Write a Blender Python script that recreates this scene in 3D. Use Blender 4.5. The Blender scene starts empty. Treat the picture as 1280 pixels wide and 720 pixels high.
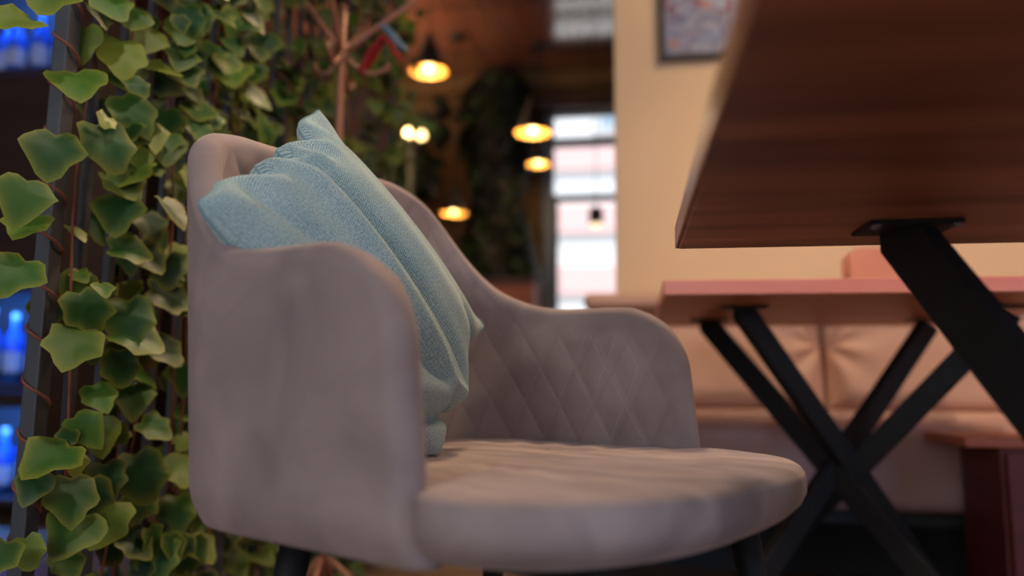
import bpy, bmesh, math, random
from math import sin, cos, pi, radians, sqrt, exp
from mathutils import Vector, Matrix, Euler

SC = bpy.context.scene
COL = SC.collection
random.seed(7)

# ------------------------------------------------------------------ camera
cam_d = bpy.data.cameras.new('camera')
cam = bpy.data.objects.new('camera', cam_d)
COL.objects.link(cam)
cam_d.sensor_width = 36.0
cam_d.lens = 36.0 * 950.0 / 1280.0
cam_d.clip_start = 0.02
cam.location = (0, 0, 0.545)
cam.rotation_euler = (Matrix.Rotation(radians(9), 3, 'Z') @ Matrix.Rotation(radians(97.2), 3, 'X')
                      @ Matrix.Rotation(radians(0.5), 3, 'Z')).to_euler()
cam_d.dof.use_dof = True
cam_d.dof.focus_distance = 0.98
cam_d.dof.aperture_fstop = 1.42
SC.camera = cam

# ------------------------------------------------------------------ world, sun, light, exposure
w = bpy.data.worlds.new('daylight')
SC.world = w
w.use_nodes = True
bg = w.node_tree.nodes['Background']
bg.inputs[0].default_value = (0.80, 0.90, 1.0, 1)
bg.inputs[1].default_value = 1.1

SC.view_settings.view_transform = 'Standard'
SC.view_settings.look = 'None'
SC.view_settings.gamma = 1.0
SC.view_settings.exposure = 0.20
SC.cycles.use_denoising = True
SC.cycles.max_bounces = 7
SC.cycles.diffuse_bounces = 4
SC.cycles.sample_clamp_indirect = 6.0
SC.cycles.caustics_reflective = False
SC.cycles.caustics_refractive = False


def light(name, kind, loc, energy, color, size=1.0, size_y=None, aim=None, rot=None):
    d = bpy.data.lights.new(name, kind)
    d.energy = energy
    d.color = color
    if kind == 'AREA':
        d.size = size
        if size_y:
            d.shape = 'RECTANGLE'
            d.size_y = size_y
    elif kind == 'POINT':
        d.shadow_soft_size = size
    elif kind == 'SUN':
        d.angle = size
    o = bpy.data.objects.new(name, d)
    o.location = loc
    if aim is not None:
        o.rotation_euler = (Vector(aim) - Vector(loc)).to_track_quat('-Z', 'Y').to_euler()
    if rot:
        o.rotation_euler = rot
    COL.objects.link(o)
    return o


light('street_sun', 'SUN', (4, 4, 9), 4.6, (1.0, 0.97, 0.94), radians(1), aim=(2.3, 6.0, 3.6))
# warm ceiling lamps over the tables, added unseen fills, daylight of the shop front behind the camera
o = light('ceiling_downlight', 'SPOT', (-0.22, 2.42, 2.72), 170, (1.0, 0.70, 0.43), aim=(-0.02, 0.86, 0.5))
o.data.spot_size = radians(52)
o.data.spot_blend = 0.7
o.data.shadow_soft_size = 0.16
o = light('table_fill_spot', 'SPOT', (0.6, 0.3, 2.72), 95, (1.0, 0.76, 0.56), aim=(0.8, 2.3, 0.7))  # unseen spot added to warm the far table's front edge
o.data.spot_size = radians(56)
o.data.spot_blend = 0.7
o.data.shadow_soft_size = 0.10
light('bench_lamp_warm', 'AREA', (1.0, 1.6, 2.74), 28, (1.0, 0.74, 0.50), 0.8, aim=(0.85, 2.5, 0.6))
o = light('ivy_fill_spot', 'SPOT', (-0.15, 0.55, 2.72), 40, (1.0, 0.88, 0.70), aim=(-0.83, 1.25, 0.75))  # added spot giving the leaves harder directional light
o.data.spot_size = radians(46)
o.data.spot_blend = 0.8
o.data.shadow_soft_size = 0.05
light('far_ceiling_fill', 'AREA', (-1.6, 4.3, 2.3), 5.5, (1.0, 0.70, 0.42), 0.8, aim=(-1.4, 4.6, 3.0))  # added upward fill that brightens the ceiling, not a lamp of the room
light('shopfront_daylight', 'AREA', (-1.2, -2.1, 1.55), 23, (0.86, 0.90, 1.0), 2.0, 1.9, aim=(-0.3, 1.0, 0.8))
light('side_blue_fill', 'AREA', (2.9, -0.6, 0.85), 30, (0.36, 0.58, 1.0), 1.8, 1.3, aim=(0.2, 0.6, 0.6))  # added low blue fill reaching the seat side under the table; no window there


# ------------------------------------------------------------------ materials
def lin(c):
    c = c / 255.0
    return c / 12.92 if c <= 0.04045 else ((c + 0.055) / 1.055) ** 2.4


def rgb(r, g, b):
    return (lin(r), lin(g), lin(b), 1.0)


def new_mat(name):
    m = bpy.data.materials.new(name)
    m.use_nodes = True
    return m, m.node_tree, m.node_tree.nodes['Principled BSDF']


def link(nt, a, b):
    nt.links.new(a, b)


def mat(name, col, rough=0.6, metal=0.0, var=0.12, scale=12.0, stretch=(1, 1, 1), bump=0.0, bscale=None,
        sheen=0.0, emit=None, estr=0.0, spec=0.5, coat=0.0, trans=0.0, detail=4.0):
    m, nt, b = new_mat(name)
    n = nt.nodes
    tc = n.new('ShaderNodeTexCoord')
    mp = n.new('ShaderNodeMapping')
    mp.inputs['Scale'].default_value = stretch
    link(nt, tc.outputs['Object'], mp.inputs['Vector'])
    nz = n.new('ShaderNodeTexNoise')
    nz.inputs['Scale'].default_value = scale
    nz.inputs['Detail'].default_value = detail
    link(nt, mp.outputs[0], nz.inputs['Vector'])
    rp = n.new('ShaderNodeValToRGB')
    c = rgb(*col)
    rp.color_ramp.elements[0].position = 0.3
    rp.color_ramp.elements[1].position = 0.7
    rp.color_ramp.elements[0].color = tuple(max(0, x * (1 - var)) for x in c[:3]) + (1,)
    rp.color_ramp.elements[1].color = tuple(min(1, x * (1 + var)) for x in c[:3]) + (1,)
    link(nt, nz.outputs['Fac'], rp.inputs['Fac'])
    link(nt, rp.outputs[0], b.inputs['Base Color'])
    b.inputs['Roughness'].default_value = rough
    b.inputs['Metallic'].default_value = metal
    b.inputs['Specular IOR Level'].default_value = spec
    b.inputs['Sheen Weight'].default_value = sheen
    b.inputs['Sheen Roughness'].default_value = 0.4
    b.inputs['Coat Weight'].default_value = coat
    b.inputs['Transmission Weight'].default_value = trans
    if emit:
        b.inputs['Emission Color'].default_value = rgb(*emit)
        b.inputs['Emission Strength'].default_value = estr
    if bump:
        nb = n.new('ShaderNodeTexNoise')
        nb.inputs['Scale'].default_value = bscale or scale * 4
        nb.inputs['Detail'].default_value = 5
        link(nt, mp.outputs[0], nb.inputs['Vector'])
        bp = n.new('ShaderNodeBump')
        bp.inputs['Strength'].default_value = bump
        bp.inputs['Distance'].default_value = 0.01
        link(nt, nb.outputs['Fac'], bp.inputs['Height'])
        link(nt, bp.outputs[0], b.inputs['Normal'])
    return m


def velvet_mat(name='mauve_velvet', lo=(136, 120, 119), hi=(164, 147, 143), scl=(5, 2.2, 5), rot=0.6):
    m, nt, b = new_mat(name)
    n = nt.nodes
    tc = n.new('ShaderNodeTexCoord')
    mp = n.new('ShaderNodeMapping')
    mp.inputs['Scale'].default_value = scl
    mp.inputs['Rotation'].default_value = (0, 0, rot)
    link(nt, tc.outputs['Object'], mp.inputs[0])
    n1 = n.new('ShaderNodeTexNoise')
    n1.inputs['Scale'].default_value = 1.6
    n1.inputs['Detail'].default_value = 3
    n1.inputs['Distortion'].default_value = 0.6
    link(nt, mp.outputs[0], n1.inputs[0])
    rp = n.new('ShaderNodeValToRGB')
    rp.color_ramp.elements[0].position = 0.34
    rp.color_ramp.elements[1].position = 0.68
    rp.color_ramp.elements[0].color = rgb(*lo)
    rp.color_ramp.elements[1].color = rgb(*hi)
    link(nt, n1.outputs['Fac'], rp.inputs[0])
    link(nt, rp.outputs[0], b.inputs['Base Color'])
    b.inputs['Roughness'].default_value = 0.85
    b.inputs['Specular IOR Level'].default_value = 0.2
    b.inputs['Sheen Weight'].default_value = 0.35
    b.inputs['Sheen Roughness'].default_value = 0.35
    b.inputs['Sheen Tint'].default_value = rgb(225, 210, 205)
    n2 = n.new('ShaderNodeTexNoise')
    n2.inputs['Scale'].default_value = 900
    n2.inputs['Detail'].default_value = 2
    link(nt, tc.outputs['Object'], n2.inputs[0])
    bp = n.new('ShaderNodeBump')
    bp.inputs['Strength'].default_value = 0.12
    bp.inputs['Distance'].default_value = 0.001
    link(nt, n2.outputs['Fac'], bp.inputs['Height'])
    link(nt, bp.outputs[0], b.inputs['Normal'])
    return m


def knit_mat():
    m, nt, b = new_mat('teal_knit')
    n = nt.nodes
    tc = n.new('ShaderNodeTexCoord')
    uv = tc.outputs['UV']
    sep = n.new('ShaderNodeSeparateXYZ')
    link(nt, uv, sep.inputs[0])

    def math_(op, a, bb=None):
        k = n.new('ShaderNodeMath')
        k.operation = op
        for i, v in enumerate((a, bb)):
            if v is None:
                continue
            if isinstance(v, (int, float)):
                k.inputs[i].default_value = v
            else:
                link(nt, v, k.inputs[i])
        return k.outputs[0]
    # rows of V-shaped stitches: |sin| across, row phase shifted by a triangle wave along
    cols = math_('MULTIPLY', sep.outputs[0], 150.0)
    tri = math_('PINGPONG', cols, 0.5)
    rows = math_('MULTIPLY', sep.outputs[1], 140.0)
    ph = math_('ADD', math_('ADD', rows, math_('MULTIPLY', cols, 0.55)), math_('MULTIPLY', tri, 0.4))
    s1 = math_('ABSOLUTE', math_('SINE', math_('MULTIPLY', ph, pi)))
    s2 = math_('ABSOLUTE', math_('SINE', math_('MULTIPLY', cols, pi)))
    h = math_('MULTIPLY', s1, math_('ADD', math_('MULTIPLY', s2, 0.45), 0.55))
    n1 = n.new('ShaderNodeTexNoise')
    n1.inputs['Scale'].default_value = 170
    n1.inputs['Detail'].default_value = 3
    link(nt, uv, n1.inputs[0])
    n2 = n.new('ShaderNodeTexNoise')
    n2.inputs['Scale'].default_value = 7
    link(nt, uv, n2.inputs[0])
    f = math_('ADD', math_('MULTIPLY', h, 0.42), math_('MULTIPLY', n1.outputs['Fac'], 0.88))
    f = math_('ADD', f, math_('MULTIPLY', n2.outputs['Fac'], 0.25))
    rp = n.new('ShaderNodeValToRGB')
    e = rp.color_ramp.elements
    e[0].position = 0.40
    e[0].color = rgb(80, 122, 132)
    e[1].position = 1.0
    e[1].color = rgb(194, 210, 206)
    k = e.new(0.68)
    k.color = rgb(134, 165, 169)
    link(nt, f, rp.inputs[0])
    link(nt, rp.outputs[0], b.inputs['Base Color'])
    b.inputs['Roughness'].default_value = 0.95
    b.inputs['Specular IOR Level'].default_value = 0.1
    b.inputs['Sheen Weight'].default_value = 0.25
    bp = n.new('ShaderNodeBump')
    bp.inputs['Strength'].default_value = 0.55
    bp.inputs['Distance'].default_value = 0.0012
    hh = math_('ADD', h, math_('MULTIPLY', n1.outputs['Fac'], 0.5))
    link(nt, hh, bp.inputs['Height'])
    link(nt, bp.outputs[0], b.inputs['Normal'])
    return m


def wood_mat(name, c1, c2, rough=0.4, scale=3.0, stretch=(1, 9, 9), coat=0.0, spec=0.5):
    m, nt, b = new_mat(name)
    n = nt.nodes
    tc = n.new('ShaderNodeTexCoord')
    mp = n.new('ShaderNodeMapping')
    mp.inputs['Scale'].default_value = stretch
    link(nt, tc.outputs['Object'], mp.inputs[0])
    n1 = n.new('ShaderNodeTexNoise')
    n1.inputs['Scale'].default_value = scale
    n1.inputs['Detail'].default_value = 7
    n1.inputs['Distortion'].default_value = 0.5
    link(nt, mp.outputs[0], n1.inputs[0])
    rp = n.new('ShaderNodeValToRGB')
    rp.color_ramp.elements[0].position = 0.32
    rp.color_ramp.elements[1].position = 0.7
    rp.color_ramp.elements[0].color = rgb(*c1)
    rp.color_ramp.elements[1].color = rgb(*c2)
    link(nt, n1.outputs['Fac'], rp.inputs[0])
    link(nt, rp.outputs[0], b.inputs['Base Color'])
    b.inputs['Roughness'].default_value = rough
    b.inputs['Coat Weight'].default_value = coat
    b.inputs['Specular IOR Level'].default_value = spec
    return m


def leaf_mat(name, by_object, cols, rim_max=1.0):
    m, nt, b = new_mat(name)
    n = nt.nodes
    if by_object:
        oi = n.new('ShaderNodeObjectInfo')
        rnd = oi.outputs['Random']
    else:
        at = n.new('ShaderNodeAttribute')
        at.attribute_name = 'tone'
        rnd = at.outputs['Fac']
    rp = n.new('ShaderNodeValToRGB')
    e = rp.color_ramp.elements
    e[0].color = rgb(*cols[0])
    e[1].color = rgb(*cols[-1])
    for i, c in enumerate(cols[1:-1]):
        k = e.new((i + 1) / (len(cols) - 1))
        k.color = rgb(*c)
    link(nt, rnd, rp.inputs[0])
    ed = n.new('ShaderNodeAttribute')
    ed.attribute_name = 'rim'
    tc = n.new('ShaderNodeTexCoord')
    nz = n.new('ShaderNodeTexNoise')
    nz.inputs['Scale'].default_value = 45
    link(nt, tc.outputs['Object'], nz.inputs[0])
    mu = n.new('ShaderNodeMath')
    mu.operation = 'MULTIPLY'
    pw = n.new('ShaderNodeMath')
    pw.operation = 'POWER'
    pw.inputs[1].default_value = 3.0
    link(nt, ed.outputs['Fac'], pw.inputs[0])
    sc_ = n.new('ShaderNodeMath')
    sc_.operation = 'MULTIPLY'
    sc_.inputs[1].default_value = rim_max
    link(nt, pw.outputs[0], sc_.inputs[0])
    link(nt, sc_.outputs[0], mu.inputs[0])
    link(nt, nz.outputs['Fac'], mu.inputs[1])
    mx = n.new('ShaderNodeMix')
    mx.data_type = 'RGBA'
    link(nt, mu.outputs[0], mx.inputs['Factor'])
    link(nt, rp.outputs[0], mx.inputs['A'])
    mx.inputs['B'].default_value = rgb(150, 146, 52)
    link(nt, mx.outputs['Result'], b.inputs['Base Color'])
    b.inputs['Roughness'].default_value = 0.5
    b.inputs['Specular IOR Level'].default_value = 0.3
    b.inputs['Subsurface Weight'].default_value = 0.0
    return m


M = {}
M['velvet'] = velvet_mat()
M['velvet_seat'] = velvet_mat('mauve_velvet_brushed', (132, 117, 116), (172, 154, 149), (4.5, 11, 5), -0.35)
M['stitch'] = mat('stitch_thread', (190, 170, 160), 0.8, var=0.1, scale=300)
M['knit'] = knit_mat()
M['black_metal'] = mat('black_powder_coat', (30, 31, 32), 0.6, 0.0, 0.15, 40, spec=0.25, bump=0.05, bscale=500)
M['steel'] = mat('bolt_steel', (120, 120, 118), 0.35, 0.9, 0.1, 60)
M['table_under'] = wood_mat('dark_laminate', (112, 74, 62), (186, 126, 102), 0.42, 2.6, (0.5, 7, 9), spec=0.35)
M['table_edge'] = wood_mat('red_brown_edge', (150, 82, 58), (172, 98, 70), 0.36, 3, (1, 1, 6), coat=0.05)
M['table_edge_lit'] = wood_mat('pink_lit_edge', (226, 132, 112), (236, 146, 124), 0.35, 3, (1, 1, 6), coat=0.1)  # warm pink light on the far edge is put into the colour
M['table_under_lit'] = wood_mat('bounce_lit_laminate', (182, 120, 88), (204, 142, 108), 0.45, 2.2, (0.7, 9, 9))  # lighter than the near underside: floor bounce light painted into the colour
M['plaster'] = mat('beige_plaster', (216, 186, 150), 0.9, var=0.04, scale=3, bump=0.06, bscale=60)
M['dark_wall'] = mat('dark_brown_wall', (48, 38, 32), 0.9, var=0.15, scale=4)
M['olive_wall'] = mat('olive_brown_wall', (132, 98, 60), 0.9, var=0.08, scale=4)
M['ceiling'] = wood_mat('glossy_brown_ceiling', (132, 80, 64), (156, 98, 80), 0.14, 1.6, (7, 0.6, 1), spec=1.0)
M['ceiling'].node_tree.nodes['Principled BSDF'].inputs['IOR'].default_value = 2.3
M['ceiling_joint'] = mat('ceiling_joint', (52, 30, 22), 0.6)
M['floor'] = wood_mat('brown_floor', (120, 92, 68), (150, 120, 92), 0.4, 2, (1, 8, 1))
M['beam'] = wood_mat('dark_beam', (70, 38, 30), (92, 52, 40), 0.5, 3)
M['frame_white'] = mat('grey_window_frame', (150, 158, 170), 0.5, var=0.04)
M['frame_dark'] = mat('dark_window_bar', (84, 86, 92), 0.5, var=0.05)
M['leather'] = mat('tan_leatherette', (200, 158, 134), 0.55, var=0.08, scale=5, bump=0.08, bscale=120)
M['leather_seat'] = mat('mauve_brown_leatherette', (182, 146, 138), 0.5, var=0.08, scale=5, bump=0.06, bscale=120)
M['plinth'] = mat('black_plinth', (44, 45, 48), 0.7, var=0.1)
M['maroon'] = wood_mat('maroon_board', (92, 34, 32), (112, 44, 40), 0.55, 3, (1, 1, 4))
M['orange_wood'] = wood_mat('orange_brown_board', (170, 88, 58), (190, 106, 72), 0.5, 3)
M['salmon'] = mat('salmon_acrylic', (216, 146, 116), 0.35, var=0.06, trans=0.12)
M['pic_frame'] = mat('dark_picture_frame', (44, 36, 40), 0.5)
M['post'] = mat('slate_grey_paint', (66, 68, 72), 0.55, var=0.08, scale=20)
M['stem'] = mat('red_brown_stem', (128, 70, 50), 0.7, var=0.2, scale=40)
M['copper'] = mat('copper_tube', (170, 118, 94), 0.5, 0.3, 0.08, 30)
M['red_cloth'] = mat('red_cloth', (168, 34, 40), 0.9, var=0.15, scale=30)
M['grey_cloth'] = mat('blue_grey_cloth', (112, 134, 152), 0.9, var=0.1, scale=30)
M['shade_black'] = mat('black_enamel', (26, 24, 24), 0.4, var=0.05)
M['shade_gold'] = mat('gold_lining', (236, 184, 98), 0.45, 0.2, 0.05)
M['bulb'] = mat('lit_bulb', (255, 230, 180), 0.4, emit=(255, 214, 140), estr=5.0)
M['lens'] = mat('lit_lens', (255, 235, 200), 0.4, emit=(255, 226, 176), estr=1.8)
M['shelf_wood'] = wood_mat('dark_shelf_wood', (54, 36, 30), (70, 48, 40), 0.6, 3)
M['led'] = mat('blue_led', (20, 80, 255), 0.5, emit=(20, 84, 255), estr=5.0)
M['facade'] = mat('pale_facade', (240, 240, 240), 0.9, var=0.02)
M['facade_pink'] = mat('pink_facade_band', (248, 208, 204), 0.9, var=0.03)
M['facade_glass'] = mat('facade_window_glass', (170, 190, 205), 0.2, var=0.05)
M['ground'] = mat('street_paving', (170, 168, 164), 0.9, var=0.06)

m, nt, b = new_mat('window_glass')
b.inputs['Base Color'].default_value = (0.95, 0.98, 1, 1)
b.inputs['Roughness'].default_value = 0.0
b.inputs['Transmission Weight'].default_value = 1.0
b.inputs['IOR'].default_value = 1.01
M['glass'] = m
m, nt, b = new_mat('blue_glass')
n1 = nt.nodes.new('ShaderNodeTexNoise')
n1.inputs['Scale'].default_value = 25
rp = nt.nodes.new('ShaderNodeValToRGB')
rp.color_ramp.elements[0].color = rgb(20, 70, 200)
rp.color_ramp.elements[1].color = rgb(90, 160, 255)
link(nt, n1.outputs['Fac'], rp.inputs[0])
link(nt, rp.outputs[0], b.inputs['Base Color'])
b.inputs['Roughness'].default_value = 0.15
b.inputs['Transmission Weight'].default_value = 0.2
M['blue_glass'] = m
M['white_label'] = mat('pale_label', (200, 200, 205), 0.7)

# abstract picture, colours only
m, nt, b = new_mat('abstract_print')
n = nt.nodes
tc = n.new('ShaderNodeTexCoord')
vo = n.new('ShaderNodeTexVoronoi')
vo.inputs['Scale'].default_value = 34
link(nt, tc.outputs['Object'], vo.inputs['Vector'])
hs = n.new('ShaderNodeSeparateColor')
link(nt, vo.outputs['Color'], hs.inputs[0])
rp = n.new('ShaderNodeValToRGB')
e = rp.color_ramp.elements
e[0].color = rgb(92, 104, 138)
e[1].color = rgb(176, 116, 104)
for p_, c_ in ((0.3, (132, 142, 166)), (0.55, (112, 104, 132)), (0.75, (150, 158, 170)), (0.9, (104, 70, 92))):
    k = e.new(p_)
    k.color = rgb(*c_)
link(nt, hs.outputs[0], rp.inputs[0])
link(nt, rp.outputs[0], b.inputs['Base Color'])
b.inputs['Roughness'].default_value = 0.4
M['print'] = m

IVY = [(24, 62, 24), (40, 84, 26), (20, 54, 28), (68, 106, 30), (32, 76, 32), (112, 128, 40), (50, 90, 28)]
M['leaf'] = leaf_mat('ivy_leaf', True, IVY)
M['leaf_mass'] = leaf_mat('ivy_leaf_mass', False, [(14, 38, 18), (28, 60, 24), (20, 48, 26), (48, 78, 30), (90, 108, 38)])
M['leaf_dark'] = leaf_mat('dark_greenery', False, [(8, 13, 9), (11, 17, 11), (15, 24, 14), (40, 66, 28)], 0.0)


# ------------------------------------------------------------------ mesh helpers
def obj(name, verts, faces, m, parent=None, smooth=False, loc=(0, 0, 0), rot=None):
    me = bpy.data.meshes.new(name)
    me.from_pydata([tuple(v) for v in verts], [], faces)
    me.update()
    if smooth:
        for p in me.polygons:
            p.use_smooth = True
    me.materials.append(m)
    o = bpy.data.objects.new(name, me)
    o.location = loc
    if rot:
        o.rotation_euler = rot
    COL.objects.link(o)
    if parent:
        o.parent = parent
    return o


def from_bm(name, bm, m, parent=None, smooth=False, loc=(0, 0, 0), rot=None):
    bmesh.ops.recalc_face_normals(bm, faces=bm.faces)
    me = bpy.data.meshes.new(name)
    bm.to_mesh(me)
    bm.free()
    if smooth:
        for p in me.polygons:
            p.use_smooth = True
    me.materials.append(m)
    o = bpy.data.objects.new(name, me)
    o.location = loc
    if rot:
        o.rotation_euler = rot
    COL.objects.link(o)
    if parent:
        o.parent = parent
    return o


def box_bm(x0, x1, y0, y1, z0, z1, bev=0.0, seg=2, bm=None):
    b_ = bmesh.new()
    r = bmesh.ops.create_cube(b_, size=1.0)
    for v in r['verts']:
        v.co = Vector(((x0 + x1) / 2 + v.co.x * (x1 - x0), (y0 + y1) / 2 + v.co.y * (y1 - y0), (z0 + z1) / 2 + v.co.z * (z1 - z0)))
    if bev:
        bmesh.ops.bevel(b_, geom=list(b_.edges), offset=bev, segments=seg, profile=0.5, affect='EDGES')
    if bm is None:
        return b_
    me = bpy.data.meshes.new('tmp')
    b_.to_mesh(me)
    b_.free()
    bm.from_mesh(me)
    bpy.data.meshes.remove(me)
    return bm


def box(name, x0, x1, y0, y1, z0, z1, m, parent=None, bev=0.0, seg=2, smooth=False):
    return from_bm(name, box_bm(x0, x1, y0, y1, z0, z1, bev, seg), m, parent, smooth)


def tube_geo(path, rad, seg=10, cap=True):
    path = [Vector(p) for p in path]
    n = len(path)
    rads = rad if isinstance(rad, (list, tuple)) else [rad] * n
    V, Fc = [], []
    up = Vector((0.13, 0.37, 0.92)).normalized()
    prev = None
    for i, p in enumerate(path):
        t = (path[min(i + 1, n - 1)] - path[max(i - 1, 0)]).normalized()
        if prev is None:
            a = up.cross(t)
            if a.length < 0.05:
                a = Vector((1, 0, 0)).cross(t)
        else:
            a = prev - t * prev.dot(t)
        a.normalize()
        prev = a
        c = t.cross(a)
        for k in range(seg):
            an = 2 * pi * k / seg
            V.append(p + (a * cos(an) + c * sin(an)) * rads[i])
    for i in range(n - 1):
        for k in range(seg):
            k2 = (k + 1) % seg
            Fc.append((i * seg + k, i * seg + k2, (i + 1) * seg + k2, (i + 1) * seg + k))
    if cap:
        Fc.append(tuple(reversed(range(seg))))
        Fc.append(tuple((n - 1) * seg + k for k in range(seg)))
    return V, Fc


def tube(name, path, rad, m, parent=None, seg=10):
    V, Fc = tube_geo(path, rad, seg)
    return obj(name, V, Fc, m, parent, True)


def lathe(name, prof, m, parent=None, seg=28, loc=(0, 0, 0), smooth=True, close=False):
    V, Fc = [], []
    for r, z in prof:
        for k in range(seg):
            a = 2 * pi * k / seg
            V.append((r * cos(a), r * sin(a), z))
    L = len(prof)
    for i in range(L - 1 + (1 if close else 0)):
        j = (i + 1) % L
        for k in range(seg):
            k2 = (k + 1) % seg
            Fc.append((i * seg + k, i * seg + k2, j * seg + k2, j * seg + k))
    return obj(name, V, Fc, m, parent, smooth, loc)


def beam_geo(p0, p1, wd, th, wdir):
    """rectangular bar from p0 to p1, wide side along wdir"""
    p0, p1 = Vector(p0), Vector(p1)
    t = (p1 - p0).normalized()
    a = Vector(wdir)
    a = (a - t * a.dot(t)).normalized()
    c = t.cross(a)
    bm = bmesh.new()
    vs = []
    for p in (p0, p1):
        for sa, sc in ((-1, -1), (1, -1), (1, 1), (-1, 1)):
            vs.append(bm.verts.new(p + a * sa * wd / 2 + c * sc * th / 2))
    for i in range(4):
        j = (i + 1) % 4
        bm.faces.new((vs[i], vs[j], vs[4 + j], vs[4 + i]))
    bm.faces.new(vs[3::-1])
    bm.faces.new(vs[4:])
    bmesh.ops.recalc_face_normals(bm, faces=bm.faces)
    bmesh.ops.bevel(bm, geom=list(bm.edges), offset=0.0035, segments=2, profile=0.5, affect='EDGES')
    return bm


def tag(o, label, cat, group=None, kind=None):
    o['label'] = label
    o['category'] = cat
    if group:
        o['group'] = group
    if kind:
        o['kind'] = kind
    return o


def thing(name, label, cat, loc=(0, 0, 0), rz=0.0, group=None):
    o = bpy.data.objects.new(name, None)
    o.empty_display_size = 0.05
    o.location = loc
    o.rotation_euler = (0, 0, rz)
    COL.objects.link(o)
    return tag(o, label, cat, group)


def struct(o):
    o['kind'] = 'structure'
    return o


def copy_tree(o, parent=None):
    c = o.copy()
    COL.objects.link(c)
    if parent:
        c.parent = parent
    for ch in list(o.children):
        copy_tree(ch, c)
    return c


def smooth01(x):
    x = max(0.0, min(1.0, x))
    return x * x * (3 - 2 * x)


def pinterp(x, xs, ys):
    """monotone-ish cubic interpolation through points"""
    if x <= xs[0]:
        return ys[0]
    if x >= xs[-1]:
        return ys[-1]
    n = len(xs)
    for i in range(n - 1):
        if xs[i] <= x <= xs[i + 1]:
            h = xs[i + 1] - xs[i]
            t = (x - xs[i]) / h

            def slope(k):
                if k <= 0 or k >= n - 1:
                    return 0.0
                d0 = (ys[k] - ys[k - 1]) / (xs[k] - xs[k - 1])
                d1 = (ys[k + 1] - ys[k]) / (xs[k + 1] - xs[k])
                return 0.0 if d0 * d1 <= 0 else 2 * d0 * d1 / (d0 + d1)
            m0, m1 = slope(i) * h, slope(i + 1) * h
            return ((2 * t ** 3 - 3 * t ** 2 + 1) * ys[i] + (t ** 3 - 2 * t ** 2 + t) * m0
                    + (-2 * t ** 3 + 3 * t ** 2) * ys[i + 1] + (t ** 3 - t ** 2) * m1)


# ------------------------------------------------------------------ the room
X0, X1, Y0, Y1, ZC = -3.4, 3.0, -2.3, 5.35, 2.8
struct(box('floor', X0, X1, Y0, Y1 + 0.1, -0.08, 0.0, M['floor']))
struct(box('ceiling', X0, X1, Y0, Y1 + 0.1, ZC, ZC + 0.08, M['ceiling']))
for i, y in enumerate((4.22, 4.85)):
    t_ = struct(box('trim_%d' % (i + 1), X0, X1, y - 0.008, y + 0.008, ZC - 0.004, ZC + 0.002, M['ceiling_joint']))
struct(box('wall_left', X0 - 0.1, X0, Y0, Y1, 0, ZC, M['dark_wall']))
struct(box('wall_right', X1, X1 + 0.1, Y0, Y1, 0, ZC, M['plaster']))
# wall behind the bench: stands free of the far room on its left edge
struct(box('wall_bench', -0.055, X1, 2.72, 2.98, 0, ZC, M['plaster'], bev=0.006))
# rear wall with the shop-front opening behind the camera
bm = box_bm(X0, X1, Y0 - 0.1, Y0, 0, 0.5)
box_bm(X0, X1, Y0 - 0.1, Y0, 2.6, ZC, bm=bm)
box_bm(X0, -2.2, Y0 - 0.1, Y0, 0.5, 2.6, bm=bm)
box_bm(1.3, X1, Y0 - 0.1, Y0, 0.5, 2.6, bm=bm)
struct(from_bm('wall_rear', bm, M['plaster']))
# far wall with the window opening
WX0, WX1, WZ0, WZ1 = -0.625, 0.6, 0.75, 2.53
bm = box_bm(X0, WX0, Y1, Y1 + 0.12, 0, ZC)
box_bm(WX1, X1, Y1, Y1 + 0.12, 0, ZC, bm=bm)
box_bm(WX0, WX1, Y1, Y1 + 0.12, 0, WZ0, bm=bm)
box_bm(WX0, WX1, Y1, Y1 + 0.12, WZ1, ZC, bm=bm)
struct(from_bm('wall_far', bm, M['olive_wall']))
struct(box('trim_3', X0, X1, Y1 - 0.10, Y1, 2.68, 2.80, M['olive_wall'], bev=0.008))
struct(box('trim_4', -1.0, X1, Y1 - 0.07, Y1, 2.53, 2.625, M['beam'], bev=0.006))
win = bpy.data.objects.new('window_1', None)
COL.objects.link(win)
win['kind'] = 'structure'
yw0, yw1 = Y1 + 0.02, Y1 + 0.08
box('window_frame', WX0, WX0 + 0.075, yw0, yw1, WZ0, WZ1, M['frame_white'], win, 0.006)
box('window_frame', WX1 - 0.06, WX1, yw0, yw1, WZ0, WZ1, M['frame_white'], win, 0.006)
box('window_frame', WX0, WX1, yw0, yw1, WZ1 - 0.03, WZ1, M['frame_white'], win, 0.006)
box('window_frame', WX0, WX1, yw0, yw1, WZ0, WZ0 + 0.05, M['frame_white'], win, 0.006)
box('window_mullion', WX0 + 0.07, WX0 + 0.105, yw0 - 0.01, yw1, WZ0, 1.90, M['frame_dark'], win, 0.004)
box('window_mullion', WX0 + 0.075, WX1, yw0, yw1, 2.275, 2.335, M['frame_white'], win, 0.004)
box('window_mullion', WX0 + 0.075, WX1, yw0 - 0.01, yw1, 1.862, 1.905, M['frame_dark'], win, 0.004)
box('window_mullion', 0.0, 0.05, yw0, yw1, WZ0, WZ1, M['frame_white'], win, 0.004)
for za, zb in ((2.335, 2.50), (1.905, 2.275), (0.80, 1.862)):
    for xa, xb in ((WX0 + 0.075, 0.0), (0.05, WX1 - 0.06)):
        box('pane', xa, xb, yw0 + 0.025, yw0 + 0.031, za, zb, M['glass'], win)
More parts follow.
